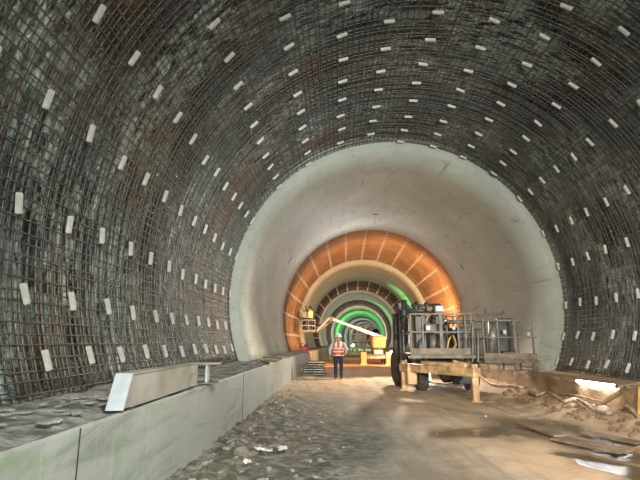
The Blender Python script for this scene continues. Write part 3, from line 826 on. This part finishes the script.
# ---------------------------------------------------------------- boom lift in the middle distance
YB = 33.0
v = empty('boom_lift', (at(376, 350, YB).x, YB, 0)); VB = Vector(v.location)
tag(v, 'orange boom lift in the middle distance with long pale boom reaching to the left wall', 'boom lift')
def lb(px, py, Y=YB): return at(px, py, Y) - VB
c = lb(379, 342)
body = MB().box(c + Vector((0, .8, 0)), (.90, 1.8, .80), ch=.08).build('counterweight_body', M['mudorange'], v)
MB().box((c.x - .15, c.y - .13, c.z + .1), (.26, .02, .22)).build('hatch', M['yellow'], body)
MB().box((c.x + .2, c.y - .13, c.z - .12), (.22, .02, .16)).build('hatch', M['yellow'], body)
for px in (363.5, 388.5):
    p = lb(px, 356); MB().box((p.x, p.y + .0, .42), (.38, .30, .80), ch=.03).build('stabiliser', M['mudorange'], v)
    MB().box((p.x, p.y, .025), (.5, .45, .05)).build('foot_plate', M['orange'], v)
MB().box((lb(376, 356).x, .9, .55), (1.7, 1.9, .34), ch=.05).build('chassis', M['dsteel'], v)
MB().tube([lb(365, 357.5) , lb(387, 357.5)], .10, 10).build('axle', M['steel'], v)
for sx in (-.75, .75):
    for yy in (.5, 2.1): wheel(v, (lb(376, 350).x + sx, yy, .42), .42, .28)
MB().box(lb(378, 352) + Vector((0, -.1, .0)), (.6, .3, .3)).build('turntable', M['steel'], v)
# boom: base on the body, knuckle, down to the basket
B0 = at(386, 339, YB + 1.2) - VB; B1 = at(331, 318.5, 34.5) - VB; B2 = at(317.5, 331, 34.8) - VB
mid = B0 + (B1 - B0) * .55
MB().beam(B0, mid, .20, .24).build('boom_section', M['white_steel'], v)
MB().beam(mid, B1, .15, .18).build('boom_section', M['white_steel'], v)
MB().beam(B1 + Vector((-.12, -.1, .02)), B2 + Vector((-.05, -.1, 0)), .09, .14).build('jib_link', M['white_steel'], v)
MB().beam(B1 + Vector((.16, .05, -.05)), B2 + Vector((.16, .05, .05)), .08, .12).build('jib_link', M['steel'], v)
MB().tube([B1 + Vector((.3, 0, -.15)), B2 + Vector((.1, 0, .4))], .05, 8).build('jib_cylinder', M['dsteel'], v)
MB().box(B1, (.34, .25, .3), ch=.05).build('knuckle', M['dust_steel'], v)
MB().box(B2 + Vector((0, 0, 0)), (.3, .3, .28), ch=.04).build('jib_mount', M['dsteel'], v)
fat = set()
ba = at(302, 331.5, 34.5) - VB; bw = (at(315, 331, 34.5) - VB).x - ba.x
bb = basket(v, ba, bw, 1.3, .8, [0, .5, 1], .42, .022, .05, 'steel')
# head lamp of the lift
hl = lb(391.5, 352.5, 32.7)
MB().lathe([(.05, 0), (.11, .02), (.11, .08), (.05, .1)], 14, Matrix.Translation(hl) @ Matrix.Rotation(PI / 2, 4, 'X')).build('head_lamp', M['lamp_white'], v)

# ---------------------------------------------------------------- far gantry
YG = 62.0
gt = empty('formwork_gantry', (at(360, 345, YG).x, YG, 0)); G0 = Vector(gt.location)
tag(gt, 'distant greenish steel gantry standing across the tunnel behind the boom lift', 'gantry')
for px in (350, 357, 364, 372): 
    p = at(px, 340, YG) - G0
    MB().box((p.x, 0, 1.9), (.22, .25, 3.8)).build('column', M['dsteel'], gt)
for z, t in ((.8, .2), (1.6, .25), (2.4, .2), (3.4, .25)):
    x0 = (at(349, 340, YG) - G0).x; x1 = (at(374, 340, YG) - G0).x
    MB().box(((x0 + x1) / 2, -.05, z), (x1 - x0, .2, t)).build('cross_beam', M['dsteel'], gt)
for (xa, xb) in ((350, 357), (364, 372)):
    MB().beam(Vector(((at(xa, 340, YG) - G0).x, 0, .8)), Vector(((at(xb, 340, YG) - G0).x, 0, 2.6)), .12, .12).build('brace', M['dsteel'], gt)
MB().box(((at(361, 340, YG) - G0).x, .6, 2.0), (1.6, 1.0, 1.4)).build('machine_block', M['dsteel'], gt)

# ---------------------------------------------------------------- people
def skin_obj(name, verts, edges, radii, m, parent, root=0, sub=2):
    me = bpy.data.meshes.new(name); me.from_pydata(verts, edges, []); o = bpy.data.objects.new(name, me); COL.objects.link(o)
    s = o.modifiers.new('s', 'SKIN'); s.use_smooth_shade = True
    for i, sv in enumerate(me.skin_vertices[0].data):
        r = radii[i]; sv.radius = r if isinstance(r, tuple) else (r, r); sv.use_root = (i == root)
    sb = o.modifiers.new('d', 'SUBSURF'); sb.levels = sb.render_levels = sub
    dg = bpy.context.evaluated_depsgraph_get(); ev = o.evaluated_get(dg)
    me2 = bpy.data.meshes.new_from_object(ev); o.modifiers.clear(); o.data = me2; me2.materials.clear(); me2.materials.append(m)
    for p in me2.polygons: p.use_smooth = True
    if parent: o.parent = parent
    return o
def chain(V, E, R, pts, start=None):
    prev = start
    for p, r in pts:
        V.append(tuple(p)); R.append(r); i = len(V) - 1
        if prev is not None: E.append((prev, i))
        prev = i
    return prev
def person(loc_, rz, label, arms, legs, vest, shirt, trousers, headgear, scale=1.0, group=None, headtilt=(0, 0)):
    """faces local +y; arms/legs: lists of joint positions"""
    root = empty('person', loc_, rz); root.scale = (scale,) * 3; tag(root, label, 'person', group)
    V = []; E = []; R = []
    pel = chain(V, E, R, [((0, 0, .96), (.13, .10))])
    ch = chain(V, E, R, [((0, 0, 1.10), (.12, .09)), ((0, .0, 1.28), (.14, .10))], pel)
    nk = chain(V, E, R, [((0, 0, 1.43), (.085, .07)), ((0, .005, 1.50), .052), ((0, .015, 1.57), .065), ((0, .02, 1.64), (.077, .09)), ((0, .01, 1.72), (.07, .085)), ((0, .005, 1.755), (.035, .04))], ch)
    hd = len(V) - 3
    chain(V, E, R, [((0, .115, 1.635), .014)], hd)                     # nose
    for s in (-1, 1): chain(V, E, R, [((s * .088, .01, 1.64), (.012, .022))], hd)
    for s, A in zip((-1, 1), arms):
        sh, el, wr, hn = [Vector(a) for a in A]
        w_ = chain(V, E, R, [(sh, .055), (sh.lerp(el, .5), .045), (el, .038), (el.lerp(wr, .5), .034), (wr, .025)], ch + 0)
        d = (hn - wr).normalized(); palm = wr + d * .07
        w2 = chain(V, E, R, [(palm, (.034, .02))], w_)
        side = Vector((0, 1, 0)) if abs(d.y) < .7 else Vector((1, 0, 0)); side = (side - d * side.dot(d)).normalized(); inn = d.cross(side) * s
        for k, ln in enumerate((.065, .08, .076, .058)):
            o_ = side * (.030 - .020 * k)
            chain(V, E, R, [(palm + o_ * .9 + d * .035, .0095), (palm + o_ + d * (.035 + ln * .5) , .009), (palm + o_ + d * (.03 + ln * .85) + inn * .02, .0075)], w2)
        chain(V, E, R, [(wr + d * .04 + side * .035, .012), (wr + d * .075 + side * .06, .010)], w2)
    for s, Lg in zip((-1, 1), legs):
        hip, kn, an, toe = [Vector(a) for a in Lg]
        chain(V, E, R, [(hip, .085), (hip.lerp(kn, .5), .075), (kn, .055), (kn.lerp(an, .4), .055), (an, .038), (an + Vector((0, .02, -.05)), .04), (toe, (.04, .025))], pel)
    body = skin_obj('body', V, E, R, M['skin'], root)
    # shirt with sleeves
    V = []; E = []; R = []
    a0 = chain(V, E, R, [((0, 0, 1.15), (.155, .115))]); a1 = chain(V, E, R, [((0, 0, 1.30), (.165, .12)), ], a0); chain(V, E, R, [((0, 0, 1.41), (.12, .09)), ((0, 0, 1.47), (.065, .06))], a1)
    chain(V, E, R, [((0, 0, .95), (.155, .12))], a0)
    for s, A in zip((-1, 1), arms):
        sh, el, wr, hn = [Vector(a) for a in A]
        chain(V, E, R, [(sh, .07), (sh.lerp(el, .5), .06), (el, .054), (el.lerp(wr, .5), .048), (wr, .038)], a1)
    skin_obj('shirt', V, E, R, M[shirt], root)
    V = []; E = []; R = []
    a0 = chain(V, E, R, [((0, 0, .99), (.15, .115))])
    for s, Lg in zip((-1, 1), legs):
        hip, kn, an, toe = [Vector(a) for a in Lg]
        chain(V, E, R, [(hip, .105), (hip.lerp(kn, .5), .09), (kn, .072), (kn.lerp(an, .5), .068), (an, .058)], a0)
    skin_obj('trousers', V, E, R, M[trousers], root)
    for s, Lg in zip((-1, 1), legs):
        an, toe = Vector(Lg[2]), Vector(Lg[3])
        V = []; E = []; R = []
        chain(V, E, R, [(an + Vector((0, 0, .10)), .056), (an, .058), (an + Vector((0, 0, -.045)), .052), (toe + (an - toe) * .3 + Vector((0, 0, .0)), (.052, .045)), (toe + Vector((0, .03, 0)), (.042, .035))])
        skin_obj('boot', V, E, R, M['boot'], root)
    if vest:
        def ring(z, w_, d_): return [(w_ * math.cos(2 * PI * k / 28) * (1 if abs(math.cos(2 * PI * k / 28)) < .9 else 1), d_ * math.sin(2 * PI * k / 28), z) for k in range(28)]
        pf_ = [(.90, .195, .155), (1.0, .195, .15), (1.1, .19, .148), (1.22, .198, .152), (1.34, .205, .15), (1.41, .19, .13), (1.46, .13, .10), (1.48, .09, .085)]
        def prof_at(z):
            for (z0, w0, d0), (z1, w1, d1) in zip(pf_, pf_[1:]):
                if z0 <= z <= z1: t = (z - z0) / (z1 - z0); return w0 + (w1 - w0) * t, d0 + (d1 - d0) * t
            return pf_[-1][1:]
        def shell(zs, extra, name, m, par, ks=None, th=.012):
            vs_ = []; fs_ = []
            for z in zs:
                w_, d_ = prof_at(z); vs_ += ring(z, w_ + extra, d_ + extra)
            nn = 28
            for j in range(len(zs) - 1):
                for k_ in range(nn):
                    if ks and k_ not in ks: continue
                    fs_.append((j * nn + k_, j * nn + (k_ + 1) % nn, (j + 1) * nn + (k_ + 1) % nn, (j + 1) * nn + k_))
            used = sorted({q for f in fs_ for q in f}); mp = {q: i for i, q in enumerate(used)}
            o = MB().add([vs_[q] for q in used], [tuple(mp[q] for q in f) for f in fs_], True).build(name, m, par)
            md = o.modifiers.new('t', 'SOLIDIFY'); md.thickness = th; md.offset = 0
            return o
        vo = shell([p[0] for p in pf_], 0, 'safety_vest', M[vest], root)
        shell([.905, .96], .012, 'reflective_band', M['reflect'], vo); shell([1.05, 1.10], .012, 'reflective_band', M['reflect'], vo)
        shell([1.17, 1.22], .012, 'reflective_band', M['reflect'], vo)
        for ks in ((4, 5), (8, 9), (18, 19), (22, 23)):
            shell([1.22, 1.34, 1.41, 1.455], .012, 'shoulder_band', M['reflect'], vo, ks)
    if headgear == 'helmet':
        T = Matrix.Translation((0, .01, 1.66))
        h = MB().lathe([(.145, 0), (.143, .012), (.122, .015), (.120, .05), (.105, .095), (.07, .13), (.025, .145), (.005, .147)], 24, T @ Matrix.Diagonal((.93, 1.08, 1, 1)))
        h.box((0, .13, 1.668), (.17, .09, .012)); h.box((0, .01, 1.80), (.03, .18, .02))
        h.build('helmet', M['helmet'], root)
    else:
        h = MB().lathe([(.085, -.08), (.10, -.02), (.102, .04), (.085, .09), (.04, .12), (.005, .125)], 20, Matrix.Translation((0, -.015, 1.66)) @ Matrix.Diagonal((.9, 1.02, 1, 1)))
        h.build('hair', M['hair'], root)
    return root
armsA = [[(-.20, 0, 1.40), (-.30, -.03, 1.15), (-.30, .10, .93), (-.29, .13, .85)], [(.20, 0, 1.40), (.31, -.02, 1.17), (.27, .16, 1.02), (.25, .22, .98)]]
legsA = [[(-.09, 0, .92), (-.10, .06, .50), (-.10, -.04, .10), (-.11, .12, .045)], [(.09, 0, .92), (.10, .02, .50), (.10, .03, .09), (.12, .19, .045)]]
p = on_z(338.5, 379)
wk = person((p.x, p.y, floor_h(p.x - C(p.y), p.y)), -.05, 'person seen from behind walking away in an orange red reflective vest and white helmet', armsA, legsA, 'vest_orange', 'shirt', 'jeans', 'helmet', 1.02)
wk.scale = (1.16, 1.12, 1.02)
armsB = [[(-.20, 0, 1.40), (-.28, .18, 1.55), (-.20, .33, 1.78), (-.18, .38, 1.86)], [(.20, 0, 1.40), (.28, .18, 1.50), (.18, .36, 1.70), (.15, .42, 1.77)]]
legsB = [[(-.09, 0, .92), (-.11, .05, .50), (-.12, 0, .10), (-.13, .15, .045)], [(.09, 0, .92), (.11, .05, .50), (.12, 0, .10), (.13, .15, .045)]]
bz = (ba + VB).z + .06; bx = (ba + VB).x
person((bx + bw * .62, 34.5 + .30, bz), .45, 'person in a yellow vest and black trousers reaching up from the lift basket', armsB, legsB, 'vest_yellow', 'darkcloth', 'darkcloth', 'hair', .98)
person((bx + bw * .16, 34.5 + .95, bz), .9, 'person in a pale shirt at the left end of the lift basket', armsB, legsB, None, 'shirt', 'darkcloth', 'helmet', .93)

# ---------------------------------------------------------------- lamps of the tunnel and added fill lamps
def lamp(kind, loc_, col, watts, radius=.15, target=None, angle=100, blend=.6, name='unseen_light'):
    d = bpy.data.lights.new(name, kind); d.energy = watts; d.color = col
    d.shadow_soft_size = radius
    o = bpy.data.objects.new(name, d); COL.objects.link(o); o.location = loc_
    if kind == 'SPOT': d.spot_size = math.radians(angle); d.spot_blend = blend
    if target is not None: o.rotation_euler = (Vector(target) - Vector(loc_)).to_track_quat('-Z', 'Y').to_euler()
    return o
COOL = (.93, 1.0, .96); WARM = (1, .55, .24); GREEN = (.12, 1, .2)
lamp('POINT', (-.9, -6.5, 2.8), COOL, 380, .3)
lamp('POINT', (5.0, -5.5, 2.8), COOL, 860, .3)
lamp('SPOT', (5.0, -3.0, 2.8), COOL, 3900, .3, (.0, 20, 4.6), 46, .9)
lamp('SPOT', (2.4, -2.0, 5.4), (1, .96, .88), 1700, .3, (1.8, 9.5, 0), 85, .8)  # added overhead spot without a fixture, brightens the near floor
lamp('SPOT', (4.4, 23.0, 4.4), (1, .84, .64), 1500, .25, (2.2, 16, 0), 90, .7)
lamp('SPOT', (.8, 2.0, 3.6), (1, .86, .68), 800, .25, (6.0, 11, .4), 60, .7)  # added unseen fill that brightens the right kerb face
lamp('POINT', (2.0, 26.0, 5.2), (.9, .95, 1), 130, .25)  # added neutral fill, offsets the warm light around the boom lift
lamp('SPOT', (6.6, 28.2, 1.8), WARM, 3200, .2, (5.2, 38, 5), 125, .5)
lamp('SPOT', (.2, 28.2, 1.5), WARM, 700, .2, (2.0, 38, 4), 115, .5)
lamp('SPOT', (3.3, 38.0, 6.2), (1, .93, .78), 500, .3, (4.2, 46, 3), 85, .7)  # added unseen spot that brightens the second concrete ring
lamp('SPOT', (7.2, 43.5, 1.6), GREEN, 1200, .15, (8.3, 47.5, 6.8), 30, .5)
lamp('SPOT', (4.0, 55.0, 3.0), (1, .8, .6), 700, .3, (5.5, 66, 4), 110, .5)
lamp('SPOT', (8.0, 67.0, 1.6), GREEN, 1300, .15, (9.4, 73, 6.0), 44, .5)
lamp('POINT', (7.8, 90.0, 2.5), (1, .93, .7), 420, .3)
lamp('SPOT', (6.5, 102.0, 1.6), GREEN, 3500, .3, (8.0, 116, 3), 120, .5)
for yy in (140, 165, 190, 215, 240): lamp('POINT', (C(yy), yy, 3.0), (.85, .95, 1), 260, .3)
# lit lamp bodies that can be seen: green lamp near the far ring
q = at(352.5, 346, 70)
gl = empty('green_lamp', (q.x, 70, 0)); tag(gl, 'small glowing green lamp on a stand far down the tunnel left of centre', 'lamp')
MB().tube([(0, 0, 0), (0, 0, q.z - .1)], .05, 8).build('stand', M['dsteel'], gl)
MB().box((0, 0, q.z), (.45, .2, .5)).build('lamp_head', M['lamp_green'], gl)

w = bpy.data.worlds.new('World'); SC.world = w; w.use_nodes = True
w.node_tree.nodes['Background'].inputs[0].default_value = (.55, .62, .62, 1); w.node_tree.nodes['Background'].inputs[1].default_value = .02

# ---------------------------------------------------------------- camera
cam = bpy.data.cameras.new('Camera'); co = bpy.data.objects.new('Camera', cam); COL.objects.link(co)
co.location = (0, 0, CAMH); co.rotation_euler = (PI / 2 + PITCH, 0, 0)
cam.sensor_fit = 'HORIZONTAL'; cam.sensor_width = 36; cam.lens = 36 * F / 640; cam.clip_end = 600; cam.clip_start = .05
SC.camera = co
vs_ = SC.view_settings; vs_.view_transform = 'Standard'; vs_.look = 'None'; vs_.exposure = 1.25; vs_.gamma = 1; vs_.use_curve_mapping = False
